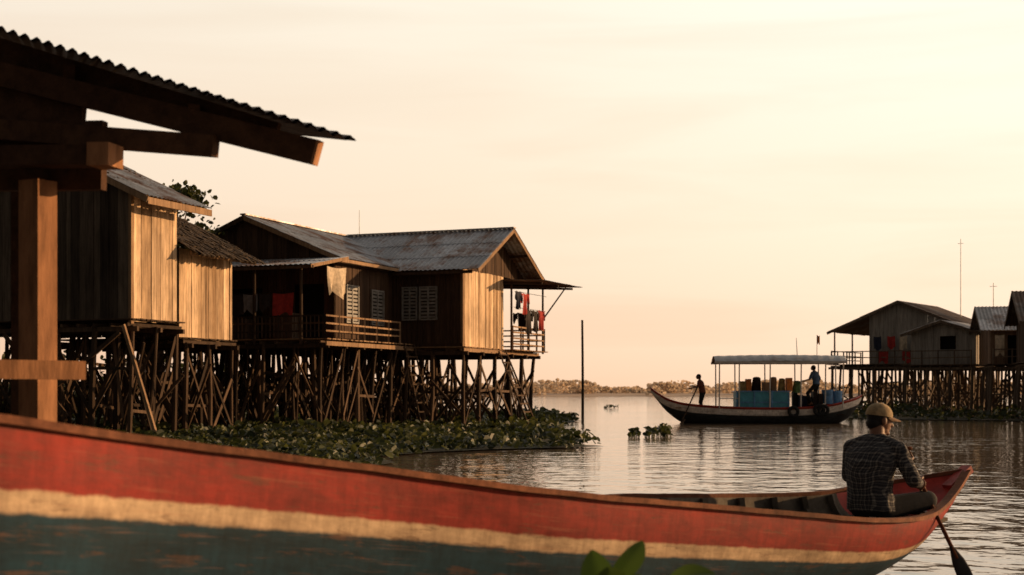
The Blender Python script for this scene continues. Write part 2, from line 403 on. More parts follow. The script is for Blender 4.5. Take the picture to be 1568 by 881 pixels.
def house_a():
    E=empty('stilt_house'); fr=frA((-11.25,42),22)
    w=MB(); top=lambda s: min(9.0,7.5+s*.5)
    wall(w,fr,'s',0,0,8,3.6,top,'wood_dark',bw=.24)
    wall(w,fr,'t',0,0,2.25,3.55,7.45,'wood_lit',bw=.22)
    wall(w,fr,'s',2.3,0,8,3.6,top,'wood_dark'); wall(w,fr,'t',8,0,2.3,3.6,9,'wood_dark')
    fbox(w,fr,-.06,.05,-.07,.06,3.45,7.4,'wood_trim')
    w.build('walls',E)
    r=MB()
    corr(r,fr.p(-.9,-.45,7.12),fr.p(-.9,2.9,7.12),fr.p(3.6,-.45,9.2),fr.p(3.6,2.9,9.2),'roof')
    corr(r,fr.p(8.4,-.45,7.0),fr.p(8.4,2.9,7.0),fr.p(3.6,-.45,9.2),fr.p(3.6,2.9,9.2),'roof')
    r.beam(fr.p(-.9,-.42,7.02),fr.p(3.6,-.42,9.1),.04,.18,'wood_trim')
    r.beam(fr.p(-.88,-.4,7.0),fr.p(-.88,2.85,7.0),.05,.2,'wood_trim')
    for t in(0,.8,1.6,2.4): r.beam(fr.p(-.85,t,7.02),fr.p(.3,t,7.6),.06,.1,'wood_trim')
    r.build('roof',E)
    st=MB(); floor(st,fr,-.15,8,-.15,2.5,3.6,'wood_post'); stilts(st,fr,0,8,0,2.3,3.5,1.3,1.15,.09,.7)
    st.beam(fr.p(.05,-.3,3.4),fr.p(-1.35,-.5,-.1),.07,.11,'wood_trim')
    st.beam(fr.p(.3,-.15,3.2),fr.p(3.2,-.15,1.2),.06,.12,'wood_post'); st.beam(fr.p(4.6,-.15,3.2),fr.p(2.2,-.15,.7),.06,.12,'wood_post')
    for k in range(22):
        a=U(-.2,7);b=U(0,2.3);st.beam(fr.p(a,b,U(0,1)),fr.p(a+U(-1.4,1.4),b+U(-.6,.6),U(1.5,3.4)),.04,.09,'wood_post')
    st.build('stilts',E)
house_a()
def house_a2():
    E=empty('stilt_house'); fr=frA((-10.45,44.6),22)
    w=MB()
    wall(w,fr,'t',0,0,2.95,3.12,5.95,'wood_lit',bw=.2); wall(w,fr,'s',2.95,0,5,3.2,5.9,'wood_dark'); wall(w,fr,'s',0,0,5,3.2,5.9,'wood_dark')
    w.build('walls',E)
    r=MB()
    for k in range(1500):
        u=R();t=-.3+3.8*R();s=-.75+3.2*u
        z=5.78+.5*(s+.75)+.05+U(-.02,.03)
        r.beam(fr.p(s,t,z),fr.p(s-U(.2,.4),t+U(-.07,.07),z-.15+U(-.05,.01)),U(.05,.14),.015,'thatch')
    P=[[fr.p(s,t,5.78+.5*(s+.75)) for t in(-.3,1.5,3.4)] for s in(-.7,1,2.45)]; r.grid(P,'thatch')
    P=[[fr.p(s,t,7.38-.5*(s-2.45)) for t in(-.3,1.5,3.4)] for s in(2.45,4,5.6)]; r.grid(P,'thatch')
    r.beam(fr.p(-.66,-.3,5.74),fr.p(-.66,3.4,5.74),.04,.12,'wood_trim')
    r.build('thatched_roof',E)
    st=MB(); floor(st,fr,-.1,5,0,3.1,3.15,'wood_post'); stilts(st,fr,0,5,.4,3,3.1,1.2,1.3,.08,.7)
    for k in range(18):
        a=U(0,4.5);b=U(0,3);st.beam(fr.p(a,b,U(0,1)),fr.p(a+U(-1.2,1.2),b+U(-.6,.6),U(1.5,3.1)),.04,.09,'wood_post')
    st.build('stilts',E)
house_a2()

# ------------------------------------------------------------------ right bank houses
def house_r(O,exy,eyy,S,T,z0,zw,zr,wm,rm,ridge,porch=None,opens=True):
    E=empty('stilt_house'); fr=Fr(O,exy,eyy); w=MB()
    if ridge=='t':
        c=S/2; k=(zr-zw)/(c+.5); top=lambda s: zr-.06-abs(s-c)*k
        a0=porch or 0
        wall(w,fr,'s',0,0,S-a0,z0,top,wm,opens=[(1.2,2.0,z0+.9,z0+1.7)] if opens else (),gap=.006)
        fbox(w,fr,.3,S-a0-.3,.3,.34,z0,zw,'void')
        wall(w,fr,'t',0,0,T,z0,zw,wm,gap=.006); wall(w,fr,'t',S-a0,0,T,z0,zw,wm,gap=.006)
        w.build('walls',E); r=MB()
        for e in(-.5,S+.5): corr(r,fr.p(e,-.5,zw),fr.p(e,T+.5,zw),fr.p(c,-.5,zr),fr.p(c,T+.5,zr),rm,rows=2)
        for e in(-.5,S+.5): r.beam(fr.p(e,-.48,zw-.08),fr.p(c,-.48,zr-.08),.04,.16,'wood_postR')
    else:
        c=T/2; k=(zr-zw)/(c+.5); top=lambda t: zr-.06-abs(t-c)*k
        wall(w,fr,'s',0,0,S,z0,zw,wm,opens=[(1.0,1.9,z0,z0+1.6),(4,4.8,z0+.7,z0+1.5)] if opens else (),gap=.006)
        fbox(w,fr,.2,S-.3,.3,.34,z0,zw,'void')
        wall(w,fr,'t',0,0,T,z0,top,wm,gap=.006); wall(w,fr,'t',S,0,T,z0,top,wm,gap=.006); w.build('walls',E); r=MB()
        for e in(-.5,T+.5): corr(r,fr.p(-.6,e,zw),fr.p(S+.5,e,zw),fr.p(-.6,c,zr),fr.p(S+.5,c,zr),rm,rows=2)
        for e in(-.5,T+.5): r.beam(fr.p(-.58,e,zw-.08),fr.p(-.58,c,zr-.08),.04,.16,'wood_postR')
    r.build('roof',E)
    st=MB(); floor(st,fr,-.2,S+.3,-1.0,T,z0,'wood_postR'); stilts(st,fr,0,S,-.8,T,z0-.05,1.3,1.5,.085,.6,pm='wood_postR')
    railing(st,fr.p(0,-.95,z0),fr.p(S,-.95,z0),.8,'wood_postR',n=2)
    if porch:
        for s in (S-porch+1,S): st.pole(fr.p(s,-.4,z0),fr.p(s,-.4,zw),.06,.05,'wood_postR')
        railing(st,fr.p(S,-.9,z0),fr.p(S,T*.6,z0),.85,'wood_postR')
    st.build('stilts',E)
    return E,fr
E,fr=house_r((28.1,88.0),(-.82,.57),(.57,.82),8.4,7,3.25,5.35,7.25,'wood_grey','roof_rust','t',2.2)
a=MB(); a.pole(fr.p(2.2,6,6),fr.p(2.2,6,11.6),.03,.02,'metalpole')
a.pole(fr.p(2.0,6,11.3),fr.p(2.4,6,11.3),.012,.012,'metalpole',4)
a.build('television_antenna',E)
c=MB()
for s,m in((2.6,'orange'),(3.4,'cream'),(4.2,'red'),(5.1,'navy')): cloth(c,fr.p(s,-.9,5.0),fr.p(s+.5,-.9,5.0),.8,m)
for s in (.8,3.0,4.6): cloth(c,fr.p(s,-.95,4.1),fr.p(s+.7,-.95,4.1),.8,random.choice(['grey','cream','red']))
c.build('laundry',E)
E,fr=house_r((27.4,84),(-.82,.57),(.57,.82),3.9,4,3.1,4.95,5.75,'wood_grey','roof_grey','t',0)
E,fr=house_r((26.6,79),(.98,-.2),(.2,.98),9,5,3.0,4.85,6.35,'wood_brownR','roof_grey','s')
c=MB()
for s,m in((.1,'cream'),(1.5,'orange')): cloth(c,fr.p(s,-.9,4.6),fr.p(s+.5,-.9,4.6),1.0,m)
c.build('laundry',E)
a=MB(); a.pole(fr.p(.45,2.5,5.8),fr.p(.45,2.5,7.7),.025,.018,'metalpole')
a.pole(fr.p(.25,2.5,7.5),fr.p(.65,2.5,7.5),.012,.012,'metalpole',4)
a.build('television_antenna',E)
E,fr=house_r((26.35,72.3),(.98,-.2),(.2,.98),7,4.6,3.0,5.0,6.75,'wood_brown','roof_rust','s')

# ------------------------------------------------------------------ foreground shed (left)
def shed():
    E=empty('open_shed'); fr=frA((-.77,7.0),12)
    zs=lambda s:2.62+.338*s
    V=Vector((-.6,1.9,.40)); r=MB(); A=fr.p(0,0,zs(0));B=fr.p(4.2,0,zs(4.2))
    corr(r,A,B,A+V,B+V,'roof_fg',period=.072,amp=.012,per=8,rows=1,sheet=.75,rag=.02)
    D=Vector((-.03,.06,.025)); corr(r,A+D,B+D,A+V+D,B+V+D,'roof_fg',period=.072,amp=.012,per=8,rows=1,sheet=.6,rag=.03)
    r.build('corrugated_roof',E)
    w=MB()
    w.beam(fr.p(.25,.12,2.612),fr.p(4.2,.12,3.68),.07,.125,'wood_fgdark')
    w.beam(fr.p(.235,.12,2.608),fr.p(.249,.12,2.612),.07,.125,'wood_fg')  # thin end piece in the lit timber paints sun on the rafter end
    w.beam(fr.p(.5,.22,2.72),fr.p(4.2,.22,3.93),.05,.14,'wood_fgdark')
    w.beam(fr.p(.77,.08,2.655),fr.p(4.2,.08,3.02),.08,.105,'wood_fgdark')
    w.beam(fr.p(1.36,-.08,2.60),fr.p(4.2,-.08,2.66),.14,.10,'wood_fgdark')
    w.beam(fr.p(1.24,-.08,2.597),fr.p(1.358,-.08,2.60),.16,.115,'wood_fg')  # end block of lighter timber stands in for a sunlit beam end
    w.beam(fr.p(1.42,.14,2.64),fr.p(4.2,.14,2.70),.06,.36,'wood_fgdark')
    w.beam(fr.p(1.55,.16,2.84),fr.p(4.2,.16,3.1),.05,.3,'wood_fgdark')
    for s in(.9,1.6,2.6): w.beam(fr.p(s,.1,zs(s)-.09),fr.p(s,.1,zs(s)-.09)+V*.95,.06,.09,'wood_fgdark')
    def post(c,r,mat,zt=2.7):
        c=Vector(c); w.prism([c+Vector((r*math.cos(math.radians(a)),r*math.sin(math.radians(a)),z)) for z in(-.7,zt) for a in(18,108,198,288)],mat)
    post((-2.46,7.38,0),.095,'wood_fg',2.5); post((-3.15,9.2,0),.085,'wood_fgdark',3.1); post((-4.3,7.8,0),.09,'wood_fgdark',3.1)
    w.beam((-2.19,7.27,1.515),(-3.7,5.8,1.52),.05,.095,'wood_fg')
    w.build('timber_frame',E)
shed()

# ------------------------------------------------------------------ boats
def catmull(pts,n):
    pts=[Vector(p) for p in pts]; P=[pts[0]*2-pts[1]]+pts+[pts[-1]*2-pts[-2]]; out=[]
    for i in range(1,len(P)-2):
        for k in range(n):
            t=k/n;a,b,c,d=P[i-1],P[i],P[i+1],P[i+2]
            out.append(.5*((2*b)+(c-a)*t+(2*a-5*b+4*c-d)*t*t+(3*b-3*c+d-a)*t**3))
    out.append(pts[-1]); return out
def hull(name,Nr,Gr,Kr,sub,mat_out,mat_in,parent,m=12,th=.035,split=None):
    n=catmull(Nr,sub);g=catmull(Gr,sub);k=catmull(Kr,sub)
    mb=MB(); vd=[];ul=[]
    def side(rail,other,mat,inset):
        P=[];L=0
        for i in range(len(rail)):
            r=rail[i].copy();K=k[i].copy();o=other[i]
            if i: L+=(rail[i]-rail[i-1]).length
            if inset:
                w=(o-r); 
                if w.length>1e-4: r+=w.normalized()*min(th,w.length*.3)
                K.z+=.06
            C=Vector((r.x*.92+K.x*.08,r.y*.92+K.y*.08,K.z+.22*(r.z-K.z)))
            row=[];d=0;pv=None
            for j in range(m+1):
                t=j/m; t=t**1.1; q=r*(1-t)**2+C*2*t*(1-t)+K*t*t
                if pv is not None: d+=(q-pv).length
                pv=q; row.append(q); vd.append(d); ul.append(L)
            P.append(row)
        f0=len(mb.m); mb.grid(P,mat)
        if inset and split:
            ri=mb.mi('redpaint')
            for i in range(split,len(P)-1):
                for j in range(m): mb.m[f0+i*m+j]=ri
    side(n,g,mat_out,False);side(g,n,mat_out,False);side(n,g,mat_in,True);side(g,n,mat_in,True)
    mb.vd={'vd':vd,'ul':ul}
    mb.build(name,parent,smooth=True)
    return n,g,k
def sweep(mb,path,w,h,mat,r=None,dz=0):
    P=[]
    for i,p in enumerate(path):
        d=(path[min(i+1,len(path)-1)]-path[max(i-1,0)]); d.z=0
        if d.length<1e-5: d=Vector((1,0,0))
        d.normalize(); x=Vector((d.y,-d.x,0))*w/2; z=Vector((0,0,h/2)); c=p+Vector((0,0,dz+.006*noise.noise(p*3)))
        P.append([c-x-z,c+x-z,c+x+z,c-x+z,c-x-z])
    mb.grid(P,mat)
def hullpaint(name,stops,scale=1.0,chipcol=(.10,.05,.03),pale=.25,chip=.5):
    m,nt,b=newmat(name)
    v=attr(nt,'vd'); u=attr(nt,'ul')
    n=texnoise(nt,9,7); v2=math_(nt,'ADD',v.outputs['Fac'],math_(nt,'MULTIPLY',math_(nt,'SUBTRACT',n.outputs[0],.5),.03))
    c=ramp(nt,math_(nt,'MULTIPLY',v2,scale),stops).outputs[0]
    cb=N(nt,'ShaderNodeCombineXYZ'); nt.links.new(u.outputs['Fac'],cb.inputs[0]); nt.links.new(v.outputs['Fac'],cb.inputs[1])
    def nz(sc,st,det=8,ro=.7):
        mp=N(nt,'ShaderNodeMapping'); mp.inputs['Scale'].default_value=st; nt.links.new(cb.outputs[0],mp.inputs[0])
        q=N(nt,'ShaderNodeTexNoise'); q.inputs['Scale'].default_value=sc; q.inputs['Detail'].default_value=det;q.inputs['Roughness'].default_value=ro
        nt.links.new(mp.outputs[0],q.inputs['Vector']); return q.outputs[0]
    n1=nz(3,(.8,2.2,1)); g1=ramp(nt,n1,[(.3,(.42,.38,.36)),(.65,(1.3,1.25,1.2))])
    c=mix(nt,.9,c,g1.outputs[0],'MULTIPLY')
    n2=nz(8,(.35,1.8,1)); chips=ramp(nt,n2,[(.57,(0,0,0)),(.63,(1,1,1))])
    c=mix(nt,math_(nt,'MULTIPLY',chips.outputs[0],chip),c,chipcol)
    n3=nz(16,(1.0,.3,1)); st=ramp(nt,n3,[(.35,(.65,.62,.6)),(.6,(1.08,1.08,1.08))])
    c=mix(nt,.8,c,st.outputs[0],'MULTIPLY')
    n5=nz(6,(.3,6,1)); pl=ramp(nt,n5,[(.56,(0,0,0)),(.68,(1,1,1))]); c=mix(nt,math_(nt,'MULTIPLY',pl.outputs[0],pale),c,(.42,.2,.12))
    nt.links.new(c,b.inputs['Base Color']); b.inputs['Specular IOR Level'].default_value=.12
    rr=ramp(nt,n1,[(.3,(.45,)*3),(.7,(.7,)*3)]); nt.links.new(rr.outputs[0],b.inputs['Roughness'])
    bump(nt,b,n2,.004,.4)
    return m
paint=hullpaint('worn_red_cream_blue_paint',[(0,(.16,.07,.04)),(.02,(.27,.032,.022)),(.215,(.24,.027,.02)),(.23,(.50,.38,.25)),(.295,(.48,.36,.24)),(.312,(.010,.038,.060)),(1,(.006,.026,.045))],pale=.2,chip=.5)
M['hull_in']=wood('hull_inside_timber',(.12,.105,.085),(.2,.175,.14),.5,(6,6,6))
M['rail']=wood('gunwale_timber',(.18,.07,.04),(.26,.11,.06),.7,(12,12,12))
M['redpaint']=plain('red_paint',(.42,.05,.035),.5,.35,8)

def fgboat():
    E=empty('wooden_rowing_boat')
    Nr=[(-3.5,2.2,1.85),(-2.5,3.6,1.47),(-1.73,4.8,1.30),(-1.32,5.6,1.19),(-.56,6.6,1.027),(.22,7.35,.877),(.79,7.95,.783),(1.70,8.9,.64),(2.53,9.75,.518),(3.04,10.4,.493),(3.38,10.95,.596),(3.63,11.35,.764)]
    Gr=[(-3.55,2.25,1.86),(-3.2,4.3,1.40),(-2.75,5.5,1.20),(-2.35,6.3,1.09),(-1.6,7.35,.93),(-.73,8.2,.79),(-.11,8.85,.72),(.8,9.85,.675),(1.68,10.75,.615),(2.39,11.2,.60),(3.0,11.5,.66),(3.60,11.40,.766)]
    Kr=[(-3.5,2.25,1.6),(-2.7,3.9,.3),(-2.2,5.1,-.1),(-1.8,5.9,-.2),(-1.05,6.95,-.25),(-.25,7.8,-.25),(.35,8.4,-.25),(1.25,9.4,-.22),(2.1,10.25,-.12),(2.93,10.85,.14),(3.4,11.13,.47),(3.60,11.36,.70)]
    n,g,k=hull('hull',Nr,Gr,Kr,8,paint,'hull_in',E,m=16,split=74)
    r=MB(); sweep(r,n,.065,.03,'rail',dz=.01); sweep(r,g,.06,.03,'rail',dz=.01); 
    r.build('gunwale_rails',E)
    ib=MB()
    for i in range(4,len(n)-12,3):
        a,b_,c=n[i],g[i],k[i]
        for q,o in((a,b_),(b_,a)):
            w=(o-q).normalized(); r0=q+w*.06; C=Vector((r0.x*.92+c.x*.08,r0.y*.92+c.y*.08,c.z+.22*(r0.z-c.z)));K=c+Vector((0,0,.08)); pv=None
            for j in range(9):
                t=j/8; p=r0*(1-t)**2+C*2*t*(1-t)+K*t*t
                if pv: ib.beam(pv,p,.05,.045,'hull_in')
                pv=p
    for i in(36,48,60):
        a,b_=n[i],g[i]; ib.beam(a.lerp(b_,.07)+Vector((0,0,-.1)),a.lerp(b_,.93)+Vector((0,0,-.08)),.2,.035,'rail')
    for i in range(64,80):
        a=n[i].lerp(g[i],.08);b_=n[i].lerp(g[i],.92);z=.425; a.z=z;b_.z=z
        ib.beam(a,b_,.13,.03,'hull_in')
    for i in range(16,66):
        c=k[i]+Vector((0,0,.15)); w=(g[i]-n[i]); w.z=0;w.normalize(); ib.beam(c-w*.33,c+w*.33,.13,.025,'hull_in')
    ib.build('ribs_and_thwarts',E)
    t=MB(); t.beam(n[-1].lerp(g[-1],.5)+Vector((-.16,-.1,-.12)),n[-1].lerp(g[-1],.5)+Vector((.04,.03,.03)),.09,.06,'redpaint'); t.build('bow_tip',E)
fgboat()

# ------------------------------------------------------------------ people
def hand(parts,C,u,w,side=1,sc=1.0):
    """hand gripping a rod through C with axis u; w points from the palm to the rod"""
    C=Vector(C);u=Vector(u).normalized();w=Vector(w);w=(w-u*w.dot(u)).normalized();q=u.cross(w)*side
    palm=C-w*.034*sc
    parts.append(('ell',palm,(.014,.042,.045),Matrix((w,u,q)).transposed(),'skin'))
    for i,(o,ln) in enumerate(((-.033,.85),(-.011,1),(.011,.95),(.032,.8))):
        rr=.026; prev=None
        for a in (-150,-95,-40,15,60 if ln>.9 else 40):
            p=C+u*o*sc+(w*(-math.cos(math.radians(a+150)))+q*(-math.sin(math.radians(a+150))))*rr
            if prev: parts.append(('cap',prev,p,.0095*(1 if a<0 else .9),.0088,'skin'))
            prev=p
    p0=palm+u*-.03+q*.015;p1=C+u*-.045+q*.028+w*0;p2=C+u*-.03+w*.022+q*.012
    parts.append(('cap',p0,p1,.013,.011,'skin'));parts.append(('cap',p1,p2,.011,.009,'skin'))
    return palm-w*.01
def relaxed_hand(parts,wr,d,n):
    wr=Vector(wr);d=Vector(d).normalized();n=Vector(n);n=(n-d*n.dot(d)).normalized();x=d.cross(n)
    pc=wr+d*.05; parts.append(('ell',pc,(.04,.05,.014),Matrix((x,d,n)).transposed(),'skin'))
    for o,l in((-.03,.06),(-.01,.072),(.011,.068),(.03,.055)):
        a=wr+d*.09+x*o;b=a+d*l*.55+n*.012;c=b+d*l*.35+n*.03
        parts.append(('cap',a,b,.0095,.009,'skin'));parts.append(('cap',b,c,.009,.008,'skin'))
    a=wr+d*.03-x*.035;b=a+d*.035-x*.022+n*.01;parts.append(('cap',a,b,.012,.010,'skin'));parts.append(('cap',b,b+d*.028+n*.012,.010,.009,'skin'))
def head(parts,c,yaw,pitch=0):
    Rm=Matrix.Rotation(-yaw,3,'Z')@Matrix.Rotation(pitch,3,'X'); c=Vector(c); T=lambda x,y,z:c+Rm@Vector((x,y,z))
    parts.append(('ell',T(0,-.005,.02),(.076,.096,.095),Rm,'hair'))
    parts.append(('ell',T(0,-.03,-.03),(.066,.07,.06),Rm,'hair'))
    parts.append(('ell',T(0,.022,-.005),(.068,.082,.1),Rm,'skin'))
    parts.append(('ell',T(0,.03,-.07),(.052,.062,.045),Rm,'skin'))
    parts.append(('ell',T(0,.088,-.095),(.02,.014,.015),Rm,'skin'))
    parts.append(('cap',T(0,.095,.01),T(0,.115,-.03),.009,.015,'skin'))
    parts.append(('cap',T(-.022,.092,-.06),T(.022,.092,-.06),.007,.007,'lip'))
    for s in(-1,1):
        parts.append(('ell',T(s*.078,0,-.012),(.012,.02,.033),Rm,'skin'))
        parts.append(('cap',T(s*.018,.093,.027),T(s*.048,.083,.025),.007,.007,'hair'))
        parts.append(('ell',T(s*.032,.085,.008),(.013,.008,.007),Rm,'eye'))
    return T,Rm
def partmesh(mb,p):
    if p[0]=='cap':
        _,a,b,r0,r1,l=p;a=Vector(a);b=Vector(b);d=(b-a);L=d.length;d.normalize()
        up=Vector((0,0,1)) if abs(d.z)<.9 else Vector((1,0,0)); x=d.cross(up).normalized();y=d.cross(x)
        rings=[]
        for k in range(5): an=-math.pi/2+math.pi/2*(k+.3)/4.3; rings.append((a+d*math.sin(an)*r0,math.cos(an)*r0))
        for k in range(5): an=math.pi/2*k/4.3; rings.append((b+d*math.sin(an)*r1,math.cos(an)*r1))
        rr=[(c,x*r,y*r) for c,r in rings]
    elif p[0]=='ell':
        _,c,rad,Rm,l=p;Rm=Rm or Matrix.Identity(3);c=Vector(c);rr=[]
        for k in range(13):
            an=-math.pi/2+math.pi*(k+.25)/12.5
            rr.append((c+Rm@Vector((0,0,math.sin(an)*rad[2])),Rm@Vector((math.cos(an)*rad[0],0,0)),Rm@Vector((0,math.cos(an)*rad[1],0))))
    else:
        rr=[(Vector(c),Vector((rx,0,0)),Vector((0,ry,0))) for c,rx,ry in p[1]]
    n=18;b=len(mb.v)
    for c,x,y in rr:
        for i in range(n):
            a=2*math.pi*i/n; mb.v.append(tuple(c+x*math.cos(a)+y*math.sin(a)))
    for k in range(len(rr)-1):
        for i in range(n):
            j=(i+1)%n; mb.face([b+k*n+i,b+k*n+j,b+(k+1)*n+j,b+(k+1)*n+i],'void',.5)
    mb.face([b+i for i in range(n)][::-1],'void',.5); mb.face([b+(len(rr)-1)*n+i for i in range(n)],'void',.5)
def make_body(name,parts,labmats,voxel,parent,smooth=4):
    mb=MB()
    for p in parts: partmesh(mb,p)
    o=mb.build(name+'_tmp')
    md=o.modifiers.new('r','REMESH');md.mode='VOXEL';md.voxel_size=voxel
    s=o.modifiers.new('s','SMOOTH');s.factor=.5;s.iterations=smooth
    dg=bpy.context.evaluated_depsgraph_get(); me=bpy.data.meshes.new_from_object(o.evaluated_get(dg))
    bpy.data.objects.remove(o)
    nf=len(me.polygons);c=np.empty(nf*3);me.polygons.foreach_get('center',c);c=c.reshape(-1,3)
    labs=sorted(labmats);best=np.full(nf,1e9);bi=np.zeros(nf,int)
    for p in parts:
        l=p[-1]
        if p[0]=='cap':
            a=np.array(p[1]);b=np.array(p[2]);d=b-a;t=np.clip(((c-a)@d)/max(1e-9,d@d),0,1);q=a+t[:,None]*d
            D=np.linalg.norm(c-q,axis=1)-(p[3]+(p[4]-p[3])*t)
        elif p[0]=='ell':
            Rm=np.array(p[3]) if p[3] else np.eye(3); q=(c-np.array(p[1]))@Rm; D=(np.linalg.norm(q/np.array(p[2]),axis=1)-1)*min(p[2])
        else:
            z=np.array([r[0][2] for r in p[1]]);cx=np.interp(c[:,2],z,[r[0][0] for r in p[1]]);cy=np.interp(c[:,2],z,[r[0][1] for r in p[1]])
            rx=np.interp(c[:,2],z,[r[1] for r in p[1]]);ry=np.interp(c[:,2],z,[r[2] for r in p[1]])
            D=(np.sqrt(((c[:,0]-cx)/rx)**2+((c[:,1]-cy)/ry)**2)-1)*np.minimum(rx,ry); D=np.maximum(D,np.maximum(z[0]-c[:,2],c[:,2]-z[-1]))
        w=D<best;best[w]=D[w];bi[w]=labs.index(l)
    me.materials.clear()
    for l in labs: me.materials.append(labmats[l])
    me.polygons.foreach_set('material_index',bi.astype(int).tolist())
    me.polygons.foreach_set('use_smooth',[True]*nf)
    ob=bpy.data.objects.new(name,me);COL.objects.link(ob);ob.parent=parent
    return ob
def plaid():
    m,nt,b=newmat('plaid_shirt'); tc=N(nt,'ShaderNodeTexCoord');sp=N(nt,'ShaderNodeSeparateXYZ');
    nz=N(nt,'ShaderNodeTexNoise');nz.inputs['Scale'].default_value=6;nz.inputs['Detail'].default_value=1; nt.links.new(tc.outputs['Object'],nz.inputs['Vector'])
    ad=N(nt,'ShaderNodeVectorMath',operation='MULTIPLY_ADD'); nt.links.new(nz.outputs['Color'],ad.inputs[0]); ad.inputs[1].default_value=(.09,.09,.09); nt.links.new(tc.outputs['Object'],ad.inputs[2])
    nt.links.new(ad.outputs[0],sp.inputs[0])
    cx=math_(nt,'SUBTRACT',sp.outputs[0],math_(nt,'MULTIPLY',sp.outputs[1],.9))
    def line(v,f,th,off=0):
        return math_(nt,'GREATER_THAN',math_(nt,'FRACT',math_(nt,'ADD',math_(nt,'MULTIPLY',v,f),off)),th)
    F=24
    a=math_(nt,'ADD',line(cx,F,.76),line(sp.outputs[2],F,.76)); a2=math_(nt,'ADD',line(cx,F,.86,.5),line(sp.outputs[2],F,.86,.5))
    t=math_(nt,'ADD',math_(nt,'MULTIPLY',a,.42),math_(nt,'MULTIPLY',a2,.2))
    c=ramp(nt,t,[(0,(.035,.035,.042)),(.45,(.12,.115,.11)),(.9,(.30,.28,.25))])
    nt.links.new(c.outputs[0],b.inputs['Base Color']);b.inputs['Roughness'].default_value=.95;b.inputs['Specular IOR Level'].default_value=.1
    n=texnoise(nt,8,2,(1,1,.6)); bump(nt,b,n.outputs[0],.07,.9)
    return m
M['plaid']=plaid(); M['skin']=plain('skin',(.26,.13,.08),.55,.12,8); M['hair']=plain('black_hair',(.012,.01,.009),.6)
M['eye']=plain('eye',(.02,.015,.01),.2,.05);M['lip']=plain('lip',(.2,.08,.06),.5,.1)
M['trousers']=plain('dark_trousers',(.028,.028,.03),.9);M['cap']=plain('khaki_cap',(.42,.30,.16),.85,.4,22);M['capdark']=plain('brown_cap_brim',(.22,.13,.07),.85)
M['blueshirt']=plain('blue_shirt',(.09,.15,.26),.9);M['brownshirt']=plain('rust_shirt',(.24,.08,.05),.9)

def cap(parent,T,Rm):
    mb=MB();P=[]
    for k in range(9):
        an=math.radians(-6+96*k/8);row=[]
        for i in range(33):
            a=2*math.pi*i/32; seam=1-.012*(abs(math.cos(a*3))**12)
            row.append(T(.087*math.cos(a)*math.cos(an)*seam,-.004+.107*math.sin(a)*math.cos(an)*seam,.035+.092*math.sin(an)))
        P.append(row)
    mb.grid(P,'cap')
    P=[]
    for i in range(17):
        a=math.radians(15+150*i/16);row=[]
        for k in range(6):
            f=k/5; x=.086*math.cos(a)*(1-.05*f);y=.10*math.sin(a)+f*.085*math.sin(a)**.7
            row.append(T(x,y,.033-.018*f-.9*x*x*2))
        P.append(row)
    mb.grid(P,'capdark'); P2=[[Vector(p)+Rm@Vector((0,0,-.005)) for p in row] for row in P]; mb.grid(P2,'capdark')
    mb.pole(T(0,0,.125),T(0,0,.132),.008,.006,'cap',8)
    mb.build('cap',parent,smooth=True)

